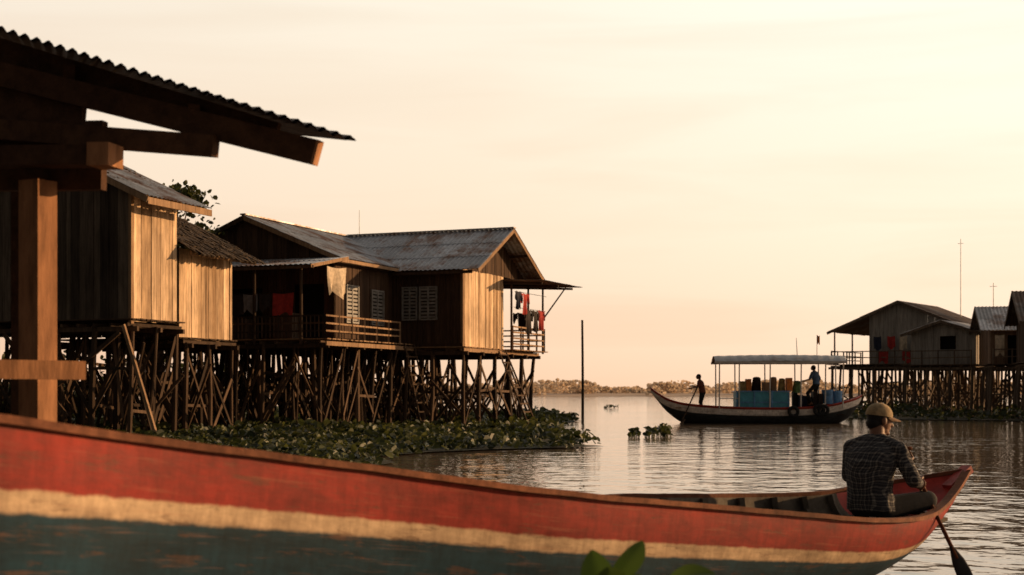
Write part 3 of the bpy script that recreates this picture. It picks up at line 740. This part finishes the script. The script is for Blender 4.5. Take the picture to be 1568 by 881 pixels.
def seated_man():
    th=math.radians(42); loc=Vector((2.69,10.6,.46)); E=empty('seated_man',loc); E.rotation_euler=(0,0,-th)
    parts=[]
    parts.append(('loft',[((0,-.02,.03),.14,.11),((0,-.02,.06),.175,.14),((0,-.025,.12),.18,.145)],'trousers'))
    parts.append(('loft',[((0,-.025,.07),.186,.152),((0,-.035,.14),.18,.15),((0,-.05,.22),.172,.138),((0,-.05,.33),.185,.14),((0,-.025,.43),.208,.145),((0,.0,.50),.215,.135),((0,.02,.545),.185,.115),((0,.035,.58),.12,.095),((0,.05,.615),.075,.075)],'shirt'))
    for s in(-1,1): parts.append(('cap',(s*.06,.03,.585),(s*.175,.03,.535),.05,.06,'shirt'))
    for k in range(8):
        a=2*math.pi*k/8; a1=2*math.pi*(k+1)/8; parts.append(('cap',(.055*math.cos(a),.055+.055*math.sin(a),.615+.008*math.sin(a)),(.055*math.cos(a1),.055+.055*math.sin(a1),.615),.018,.018,'shirt'))
    parts.append(('cap',(0,.05,.58),(0,.07,.68),.058,.054,'skin'))
    T,Rm=head(parts,(0,.095,.74),math.radians(30),math.radians(-8))
    C1=Vector((.235,.315,.255))
    inv=Matrix.Rotation(th,3,'Z')
    tip=inv@(Vector((3.35,10.42,.0))-loc)
    u=(tip-C1).normalized(); topg=C1-u*.30; lh=C1-u*.24
    rw=hand(parts,C1,u,(-.1,.9,-.2),1); lw=hand(parts,lh,-u,(.7,.6,0),-1)
    e=Vector((.315,.02,.30)); parts.append(('cap',(.19,.02,.525),e,.066,.056,'shirt'));w=Vector(rw)
    m=e.lerp(w,.72); parts.append(('cap',e,m,.053,.04,'shirt'));parts.append(('cap',m,w,.028,.024,'skin'))
    e=Vector((-.27,.13,.31));w=Vector(lw); parts.append(('cap',(-.19,.03,.525),e,.066,.056,'shirt')); m=e.lerp(w,.78); parts.append(('cap',e,m,.05,.04,'shirt'));parts.append(('cap',m,w,.027,.024,'skin'))
    for s in(-1,1):
        kn=Vector((s*.27,.34,.135)); an=Vector((-s*.06,.42+.03*s,.05))
        parts.append(('cap',(s*.09,.0,.085),kn,.092,.072,'trousers')); parts.append(('cap',kn,kn.lerp(an,.85),.066,.045,'trousers'))
        parts.append(('cap',kn.lerp(an,.85),an,.036,.034,'skin')); ft=an+Vector((-s*.13,.04,-.015)); parts.append(('cap',an,ft,.035,.026,'skin'))
        for k in range(5): parts.append(('cap',ft+Vector((0,-.02+.011*k,0)),ft+Vector((-s*.04,-.022+.012*k,-.004)),.011 if k else .014,.009,'skin'))
    make_body('body',parts,{'shirt':M['plaid'],'trousers':M['trousers'],'skin':M['skin'],'hair':M['hair'],'eye':M['eye'],'lip':M['lip']},.0055,E,3)
    cap(E,T,Rm)
    P=empty('wooden_paddle',loc);P.rotation_euler=(0,0,-th)
    mb=MB(); mb.pole(topg,tip-u*.2,.016,.015,'rail',10,seg=3)
    mb.beam(topg-Vector((.05,.02,0)),topg+Vector((.05,.02,0)),.026,.026,'rail')
    x=u.cross(Vector((.5,-.6,.3))).normalized(); nn=u.cross(x); pr=[]
    for k,(d,wd,t) in enumerate(((-.30,.015,.015),(-.25,.03,.012),(-.18,.05,.009),(-.1,.058,.007),(-.03,.056,.006),(0,.045,.004))):
        c=tip+u*d; pr.append([c+x*wd*math.cos(a)+nn*t*math.sin(a) for a in [2*math.pi*i/12 for i in range(13)]])
    mb.grid(pr,'trousers'); mb.build('paddle_body',P,smooth=True)
seated_man()

def standing(name,loc,yaw,mshirt,mtr,arms,lean=0,voxel=.012,legs=None,sc=1.0):
    E=empty(name,loc);E.rotation_euler=(0,0,-yaw);E.scale=(sc*1.12,sc*1.12,sc);parts=[]
    ly=lean
    parts.append(('loft',[((0,0,.80),.11,.09),((0,0,.86),.165,.125),((0,0,.97),.16,.12)],'trousers'))
    parts.append(('loft',[((0,0,.90),.17,.135),((0,.1*ly,1.05),.16,.125),((0,.3*ly,1.2),.18,.13),((0,.5*ly,1.33),.2,.13),((0,.6*ly,1.40),.17,.11),((0,.65*ly,1.44),.08,.07)],'shirt'))
    sh=1.37
    for s in(-1,1): parts.append(('cap',(s*.06,.6*ly,1.42),(s*.17,.6*ly,sh+.01),.05,.06,'shirt'))
    parts.append(('cap',(0,.65*ly,1.42),(0,.8*ly,1.53),.052,.05,'skin'))
    T,Rm=head(parts,(0,.85*ly+.02,1.60),0,math.radians(-5))
    for s,(e,w) in zip((-1,1),arms):
        S=Vector((s*.18,.6*ly,sh)); e=Vector(e);w=Vector(w)
        parts.append(('cap',S,S.lerp(e,.8),.065,.06,'shirt'));parts.append(('cap',S.lerp(e,.7),e,.045,.04,'skin'));parts.append(('cap',e,w,.04,.028,'skin'))
        relaxed_hand(parts,w,w-e,(0,1,-.3))
    L=legs or [((-.1,.06,.47),(-.12,-.02,.08)),((.1,.08,.47),(.13,.02,.08))]
    for s,(k,a) in zip((-1,1),L):
        k=Vector(k);a=Vector(a); parts.append(('cap',(s*.085,0,.86),k,.095,.07,'trousers'));parts.append(('cap',k,k.lerp(a,.8),.066,.055,'trousers'));parts.append(('cap',k.lerp(a,.7),a,.042,.034,'skin'))
        parts.append(('cap',a+Vector((0,-.03,-.04)),a+Vector((s*.02,.14,-.055)),.035,.026,'skin'))
    make_body('body',parts,{'shirt':mshirt,'trousers':mtr,'skin':M['skin'],'hair':M['hair'],'eye':M['eye'],'lip':M['lip']},voxel,E,3)
    return E,T,Rm

# ------------------------------------------------------------------ passenger boat in mid water
def tourboat():
    E=empty('covered_passenger_boat'); fr=Fr((11.3,66),(1,-.06),(.06,1))
    p=fr.p
    paint2=hullpaint('dark_white_red_paint',[(0,(.42,.08,.05)),(.06,(.4,.07,.045)),(.08,(.9,.86,.8)),(.34,(.85,.82,.76)),(.37,(.05,.06,.065)),(1,(.03,.03,.032))],pale=.05,chip=.25)
    st=[(-4.85,.03,1.62,1.45),(-4.5,.22,1.36,1.0),(-4.0,.45,1.08,.45),(-3.2,.72,.88,-.05),(-1.8,.92,.76,-.25),(0,1.0,.70,-.3),(2,.98,.72,-.3),(3.3,.85,.84,-.2),(4.1,.62,1.02,.15),(4.55,.36,1.15,.6),(4.85,.05,1.28,1.1)]
    Nn=[p(x,-w,z) for x,w,z,k in st];G=[p(x,w,z) for x,w,z,k in st];K=[p(x,0,k) for x,w,z,k in st]
    n,g,k=hull('hull',Nn,G,K,6,paint2,'hull_in',E)
    r=MB(); sweep(r,n,.07,.05,'redpaint',dz=.02);sweep(r,g,.07,.05,'redpaint',dz=.02)
    for x in(-3.6,-2.6): r.beam(p(x,-.7,.72),p(x,.7,.72),.25,.04,'wood_trim')
    floor(r,fr,-3.4,3.9,-.65,.65,.42,'wood_post'); r.build('rails_and_floor',E)
    c=MB()
    P=[]
    for i in range(25):
        u=i/24;x=-1.95+5.95*u; row=[]
        for j in range(11):
            v=-1+2*j/10; row.append(p(x,v*1.15,2.82+.30*(1-v*v)+.05*math.sin(math.pi*u)+(.008 if i%2 else -.008)))
        P.append(row)
    c.grid(P,'roof_grey'); P2=[[q-Vector((0,0,.04)) for q in row] for row in P]; c.grid(P2,'wood_trim')
    for sg in(-1,1): c.beam(p(-1.97,sg*1.13,2.80),p(4.0,sg*1.13,2.80),.05,.1,'whitepaint')
    for x in(-1.75,-.85,.55,1.95,3.05,3.85):
        for sg in(-1,1): c.pole(p(x,sg*.93,.7),p(x,sg*1.08,2.8),.035,.03,'whitepaint',6)
        c.beam(p(x,-1.1,2.78),p(x,1.1,2.78),.04,.05,'wood_trim')
    c.beam(p(-.85,-.95,1.15),p(-1.75,-.95,1.15),.03,.04,'whitepaint')
    c.build('canopy',E)
    b=MB()
    fbox(b,fr,-.95,1.45,-.88,.8,.5,1.45,'blue'); 
    for x in(-.95,-.15,.65,1.42): fbox(b,fr,x-.03,x+.03,-.91,-.885,.52,1.44,'blueplastic')
    fbox(b,fr,-1.0,1.5,-.92,.85,1.452,1.5,'blueplastic'); fbox(b,fr,-.9,1.4,-.908,-.885,.95,1.0,'blueplastic')
    b.build('blue_cabin_box',E)
    g_=MB()
    x=-.8
    while x<1.9:
        w=U(.22,.5);h=U(.2,.62);m=random.choice(['cargo','cargo2','cargo','wood_trim','cargo','darkcloth','orange'])
        if R()<.5: g_.pole(p(x+w/2,-.5+U(0,.3),1.5),p(x+w/2,-.5,1.5+h),w*.5,w*.38,m,10,seg=3)
        else: fbox(g_,fr,x,x+w,-.75,-.1,1.5,1.5+h,m)
        x+=w+.03
    for k in range(6):
        x=1.7+k*.22; fbox(g_,fr,x,x+.2,-.6+U(0,.4),.3,.6,U(1.0,1.6),random.choice(['darkcloth','wood_brown','navy','cargo']))
    g_.pole(p(3.25,-.3,.9),p(3.25,-.3,1.55),.24,.27,'blueplastic',14); g_.pole(p(3.72,-.2,.9),p(3.72,-.2,1.5),.2,.22,'blueplastic',14)
    g_.build('cargo',E)
    t=MB()
    for x,z in((1.6,.55),(2.75,.62),(2.95,.62)):
        c0=p(x,-1.08,z);n1,n2=18,8;P=[]
        for i in range(n1+1):
            a=2*math.pi*i/n1;cd=fr.x*math.cos(a)+Vector((0,0,math.sin(a)));P.append([c0+cd*(.2+.08*math.cos(2*math.pi*j/n2))+fr.y*.08*math.sin(2*math.pi*j/n2) for j in range(n2+1)])
        t.grid(P,'rubber')
    t.build('tyre_fenders',E)
    f=MB(); f.pole(p(1.95,.2,3.0),p(1.9,.2,3.95),.02,.012,'wood_post'); f.build('mast',E)
    f=MB(); f.pole(p(2.85,.2,3.0),p(2.85,.2,4.1),.015,.012,'wood_post'); cloth(f,p(2.86,.2,4.1),p(2.98,.2,4.08),.4,'orange',.02,.04); f.build('pennant',E)
    q=p(-2.45,0,.47)
    standing('standing_boatman',q,math.radians(-70),M['brownshirt'],M['trousers'],[((-.30,.12,1.15),(-.22,.36,1.10)),((.3,.08,1.13),(.12,.38,1.18))],.15,sc=1.06)
    EO=empty('long_oar'); o=MB(); o.pole(q+Vector((-.22,-.25,1.30)),p(-3.55,-1.35,-.05),.035,.03,'wood_post')
    o.beam(p(-3.35,-1.22,.2),p(-3.6,-1.38,-.1),.18,.03,'wood_post'); o.build('oar_shaft',EO)
    q=p(2.72,-.45,.85)
    standing('standing_passenger',q,math.radians(-50),M['blueshirt'],M['trousers'],[((-.30,.12,1.10),(-.2,.38,1.05)),((.30,.0,1.10),(.30,.2,.88))],.12,legs=[((-.14,.30,.50),(-.14,.12,.08)),((.14,.16,.46),(.16,.0,.08))],sc=1.07)
tourboat()

# ------------------------------------------------------------------ lone pole
m=MB(); m.pole((3.97,80,-1),(3.95,80,5.5),.085,.06,'wood_post',8,bend=.05,seg=6); m.build('mooring_pole')

# ------------------------------------------------------------------ vegetation
def leaf(mb,c,r,n,mat,rv):
    c=Vector(c);n=Vector(n).normalized();a=U(0,6.28);d=Vector((math.cos(a),math.sin(a),0));d=(d-n*d.dot(n)).normalized();x=n.cross(d)
    b=len(mb.v)
    for px,py,h in((0,-1,0),(-.8,-.45,.18),(-.85,.4,.2),(0,1,-.05),(.85,.4,.2),(.8,-.45,.18)):
        mb.v.append(tuple(c+x*px*r*.85+d*py*r+n*h*r))
    mb.face([b,b+3,b+2,b+1],mat,rv);mb.face([b,b+5,b+4,b+3],mat,rv)
def inside(x,y,poly):
    c=False;j=len(poly)-1
    for i in range(len(poly)):
        xi,yi=poly[i];xj,yj=poly[j]
        if (yi>y)!=(yj>y) and x<(xj-xi)*(y-yi)/(yj-yi)+xi: c=not c
        j=i
    return c
def mat_region(name,poly,count,ysamp,wedge,rscale=1,hmax=.42,thr=-.25):
    E=empty(name)
    ol=[]
    for i in range(len(poly)):
        a=Vector(poly[i]);b=Vector(poly[(i+1)%len(poly)]);k=max(2,int((b-a).length/.6))
        for j in range(k):
            p=a.lerp(b,j/k); q=Vector((p.x,p.y,0))*.45; d=.8*noise.noise(q)
            ol.append((p.x+d,p.y+d*1.2))
    mb=MB(); b=len(mb.v); mb.v+=[(x,y,.03) for x,y in ol]; mb.face(list(range(len(ol))),'mat',.5); mb.build('marsh_mat',E,recalc=False)
    mb=MB();k=0;tr=0
    while k<count and tr<count*8:
        tr+=1; y=ysamp[0]*(ysamp[1]/ysamp[0])**R(); x=y*U(*wedge)
        if not inside(x+U(-.35,.35),y+U(-.7,.7),poly): continue
        q=Vector((x*.45,y*.3,0)); h=noise.noise(q)+.5*noise.noise(q*2.7)
        if h<thr and R()<.75: continue
        k+=1; hh=max(.02,hmax*(h+.35))*U(.25,1.15)
        r=.085*(y/30)**.6*U(.5,1.4)*rscale
        leaf(mb,(x,y,.05+hh),r,(U(-.9,.9),U(-.9,.5),U(.2,1)),'leaf',R()**1.6)
    mb.build('hyacinth_leaves',E,recalc=False)
poly=[(-2.4,28),(-2.9,31),(-1.6,33.5),(-.6,34.5),(.6,35.2),(2.1,36.2),(1.7,39),(1.5,44),(.3,50),(1.5,58),(3.1,70),(3,82),(1,95),(-40,110),(-45,14),(-12,13),(-5.5,18),(-3.6,24)]
mat_region('water_hyacinth_mat',poly,32000,(15,98),(-.42,.07))
poly=[(20,74),(26,70),(60,66),(60,125),(24,125),(19,95),(18,82)]
mat_region('water_hyacinth_mat',poly,3500,(66,110),(.22,.42),.9,.7)
def clump(name,cx,cy,w,d,n,r=.09,h=.3):
    mb=MB()
    for i in range(n):
        a=U(0,6.28);q=R()**.5; x=cx+w*q*math.cos(a);y=cy+d*q*math.sin(a);z=.03+h*R()*(1-q*.5)
        mb.pole((x+U(-.05,.05),y,-.02),(x,y,z),.008,.006,'leaf',4)
        leaf(mb,(x,y,z+.03),r*U(.6,1.3),(U(-.9,.9),U(-.9,.3),U(.15,1)),'leaf',R())
    mb.build(name,None,recalc=False)
clump('floating_water_hyacinth',4.15,45,.5,.5,60);clump('floating_water_hyacinth',4.8,45.6,.3,.5,40,.1,.42);clump('floating_water_hyacinth',3.75,44,.2,.3,10,.07,.12)
clump('floating_water_hyacinth',9.0,130,.7,1,16,.2,.35)
def fgplant():
    E=empty('broad_leaf_water_plant');mb=MB()
    def bl(base,tip,w,n,curl):
        base=Vector(base);tip=Vector(tip);d=(tip-base);n=Vector(n).normalized();x=d.normalized().cross(n).normalized();P=[]
        for i in range(15):
            t=i/14;ww=w*math.sin(math.pi*min(1,t*.96+.02)**.8)**.8;c=base+d*t+n*curl*math.sin(t*math.pi)
            P.append([c+x*ww*s+n*(abs(s)*ww*.35) for s in(-1,-.66,-.33,0,.33,.66,1)])
        mb.grid(P,'bigleaf')
    stems=[((.42,5.0,-.3),(.36,5.0,.70)),((.5,5.05,-.3),(.40,5.0,.66)),((.6,5.0,-.3),(.60,4.95,.68)),((.7,5.1,-.3),(.72,5.0,.6))]
    for a,b in stems: mb.pole(a,b,.014,.009,'bigleaf',8,bend=.04,seg=5)
    bl((.34,5,.72),(.455,4.95,.885),.042,(.5,-.8,.5),.03)
    bl((.33,5,.68),(.28,4.98,.85),.06,(-.3,-.9,.3),.01)
    bl((.36,5,.66),(.33,4.9,.80),.065,(-.1,-.9,.4),.02)
    bl((.40,5,.66),(.41,4.9,.77),.055,(.3,-.8,.5),.02)
    bl((.53,4.95,.73),(.70,4.9,.775),.045,(-.1,-.5,.9),.02)
    bl((.72,5.0,.6),(.80,4.9,.68),.04,(.2,-.6,.8),.02)
    mb.build('leaves_and_stems',E,smooth=True,recalc=False)
fgplant()
def tree(name,base,h,cr,n,mat='leafdark'):
    E=empty(name);mb=MB();base=Vector(base);top=base+Vector((0,0,h*.62))
    mb.pole(base,top,.18,.1,'wood_post',8,bend=.2,seg=5); cl=[]
    for i in range(11):
        a=U(0,6.28);c=base+Vector((math.cos(a)*cr*U(.3,1),math.sin(a)*cr*U(.3,1),h*U(.62,1)));cl.append(c);mb.pole(top-Vector((0,0,U(0,1))),c,.06,.02,'wood_post',5,bend=.2,seg=3)
    mb.build('trunk',E);mb=MB()
    for i in range(n):
        c=random.choice(cl);v=Vector((random.gauss(0,1),random.gauss(0,1),random.gauss(0,.7)))*cr*.22
        leaf(mb,c+v,U(.06,.13),(U(-1,1),U(-1,1),U(-.3,1)),mat,R())
    mb.build('crown',E,recalc=False)
tree('tree',(-12.6,51.5,0),8.9,1.5,3200)
tree('tree',(-19.5,60,0),9,2.0,1500)
def shrubs():  # shrubs added behind the left stilts to block light in the gaps
    mb=MB()
    for k in range(26):
        cx=U(-32,-11.5);cy=U(60,68);h=U(1.2,2.8)
        for i in range(260):
            v=Vector((random.gauss(0,.55),random.gauss(0,.5),abs(random.gauss(0,.5))*h)); leaf(mb,Vector((cx,cy,0))+v*1.2,U(.08,.2),(U(-1,1),U(-1,.4),U(-.1,1)),'leafdark',R())
        for i in range(5): mb.pole((cx+U(-.3,.3),cy,-.1),(cx+U(-.8,.8),cy+U(-.4,.4),h),.03,.015,'wood_post',5,bend=.1,seg=2)
    mb.build('light_blocking_shrubs',None,recalc=False)
shrubs()
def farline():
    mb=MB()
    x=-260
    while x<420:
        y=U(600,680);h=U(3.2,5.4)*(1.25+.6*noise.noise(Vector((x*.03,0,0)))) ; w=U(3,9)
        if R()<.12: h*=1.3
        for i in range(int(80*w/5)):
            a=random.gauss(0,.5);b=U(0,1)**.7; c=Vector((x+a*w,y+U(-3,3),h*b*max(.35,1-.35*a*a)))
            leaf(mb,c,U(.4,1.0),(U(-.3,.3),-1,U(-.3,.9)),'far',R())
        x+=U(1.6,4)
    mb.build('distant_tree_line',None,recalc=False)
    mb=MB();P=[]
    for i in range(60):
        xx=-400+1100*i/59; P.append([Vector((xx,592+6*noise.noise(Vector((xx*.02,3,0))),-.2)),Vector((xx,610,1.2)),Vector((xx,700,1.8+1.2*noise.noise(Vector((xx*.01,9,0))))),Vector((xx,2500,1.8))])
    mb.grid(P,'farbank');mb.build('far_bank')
farline()

# ------------------------------------------------------------------ water
def water():
    m,nt,b=newmat('lake_water')
    b.inputs['Base Color'].default_value=(.19,.145,.10,1);b.inputs['Roughness'].default_value=.05;b.inputs['IOR'].default_value=1.4;b.inputs['Specular IOR Level'].default_value=.75
    a=texnoise(nt,1.0,2,(.8,.75,1),.5);c=texnoise(nt,1.0,2,(2.3,1.9,1),.5);e=texnoise(nt,1.0,2,(6,6,1),.5);d=texnoise(nt,.11,3,(1,.5,1))
    s=math_(nt,'ADD',math_(nt,'MULTIPLY',a.outputs[0],.5),math_(nt,'MULTIPLY',c.outputs[0],.30))
    s=math_(nt,'ADD',s,math_(nt,'MULTIPLY',e.outputs[0],.06))
    s=math_(nt,'MULTIPLY',s,ramp(nt,d.outputs[0],[(.35,(.45,)*3),(.62,(1.2,)*3)]).outputs[0])
    bump(nt,b,s,.085,1.0)
    M['water']=m
    mb=MB(); mb.v=[(-3000,-300,0),(3000,-300,0),(3000,6000,0),(-3000,6000,0)];mb.face([0,1,2,3],'water',.5);mb.build('water',recalc=False)
water()

# ------------------------------------------------------------------ sky, sun, camera
SUN_AZ=20; SUN_EL=9   # azimuth from +X towards +Y
az=math.radians(SUN_AZ);el=math.radians(SUN_EL)
sd=Vector((math.cos(el)*math.cos(az),math.cos(el)*math.sin(az),math.sin(el)))
L=bpy.data.lights.new('sun','SUN');L.energy=5.0;L.angle=math.radians(.6);L.color=(1,.60,.29)
lo=bpy.data.objects.new('sun',L);COL.objects.link(lo);lo.rotation_euler=sd.to_track_quat('Z','Y').to_euler();lo.location=(40,0,30)
W=bpy.data.worlds.new('World');scene.world=W;W.use_nodes=True;nt=W.node_tree;bg=nt.nodes['Background']
sky=N(nt,'ShaderNodeTexSky');sky.sky_type='NISHITA';sky.sun_disc=False;sky.sun_elevation=el;sky.sun_rotation=math.radians(90-SUN_AZ);sky.dust_density=4;sky.air_density=1.5
tc=N(nt,'ShaderNodeTexCoord');sp=N(nt,'ShaderNodeSeparateXYZ');nt.links.new(tc.outputs['Generated'],sp.inputs[0])
g=ramp(nt,sp.outputs[2],[(0,(.97,.64,.42)),(.03,(.99,.70,.48)),(.11,(1.0,.80,.60)),(.27,(1.0,.92,.77)),(.48,(.92,.82,.70)),(.78,(.36,.33,.31)),(1,(.10,.115,.14))])
dt=N(nt,'ShaderNodeVectorMath',operation='DOT_PRODUCT');nt.links.new(tc.outputs['Generated'],dt.inputs[0]);dt.inputs[1].default_value=(math.cos(math.radians(52)),math.sin(math.radians(52)),0)
g2=ramp(nt,math_(nt,'MULTIPLY_ADD',dt.outputs['Value'],.5),[(0,(.08,.09,.11)),(.45,(.19,.18,.18)),(.72,(.93,.90,.91)),(.88,(1.0,1.0,1.0)),(1,(1.16,1.22,1.28))])
g2.inputs[0].links[0].from_node.inputs[2].default_value=.5
c=mix(nt,1,g.outputs[0],g2.outputs[0],'MULTIPLY')
mp=N(nt,'ShaderNodeMapping');mp.inputs['Scale'].default_value=(2.2,2.2,22);nt.links.new(tc.outputs['Generated'],mp.inputs[0])
no=N(nt,'ShaderNodeTexNoise');no.inputs['Scale'].default_value=1.3;no.inputs['Detail'].default_value=6;no.inputs['Distortion'].default_value=.6;nt.links.new(mp.outputs[0],no.inputs['Vector'])
cl=ramp(nt,no.outputs[0],[(.42,(1,1,1)),(.68,(.96,.93,.91))])
c=mix(nt,1,c,cl.outputs[0],'MULTIPLY')
sk=N(nt,'ShaderNodeVectorMath',operation='MULTIPLY');nt.links.new(sky.outputs[0],sk.inputs[0]);sk.inputs[1].default_value=(.012,.009,.006)
ad=N(nt,'ShaderNodeVectorMath',operation='ADD');nt.links.new(c,ad.inputs[0]);nt.links.new(sk.outputs[0],ad.inputs[1])
nt.links.new(ad.outputs[0],bg.inputs[0]);bg.inputs[1].default_value=1.0
cam=bpy.data.cameras.new('camera');co=bpy.data.objects.new('camera',cam);COL.objects.link(co);co.location=(0,0,1.4);co.rotation_euler=(math.radians(90),0,0)
cam.lens=50;cam.sensor_width=36;cam.shift_y=.103;cam.clip_end=8000;cam.clip_start=.05
cam.dof.use_dof=True;cam.dof.focus_distance=19;cam.dof.aperture_fstop=3.2
scene.camera=co
scene.view_settings.view_transform='Standard';scene.view_settings.look='None';scene.view_settings.exposure=0
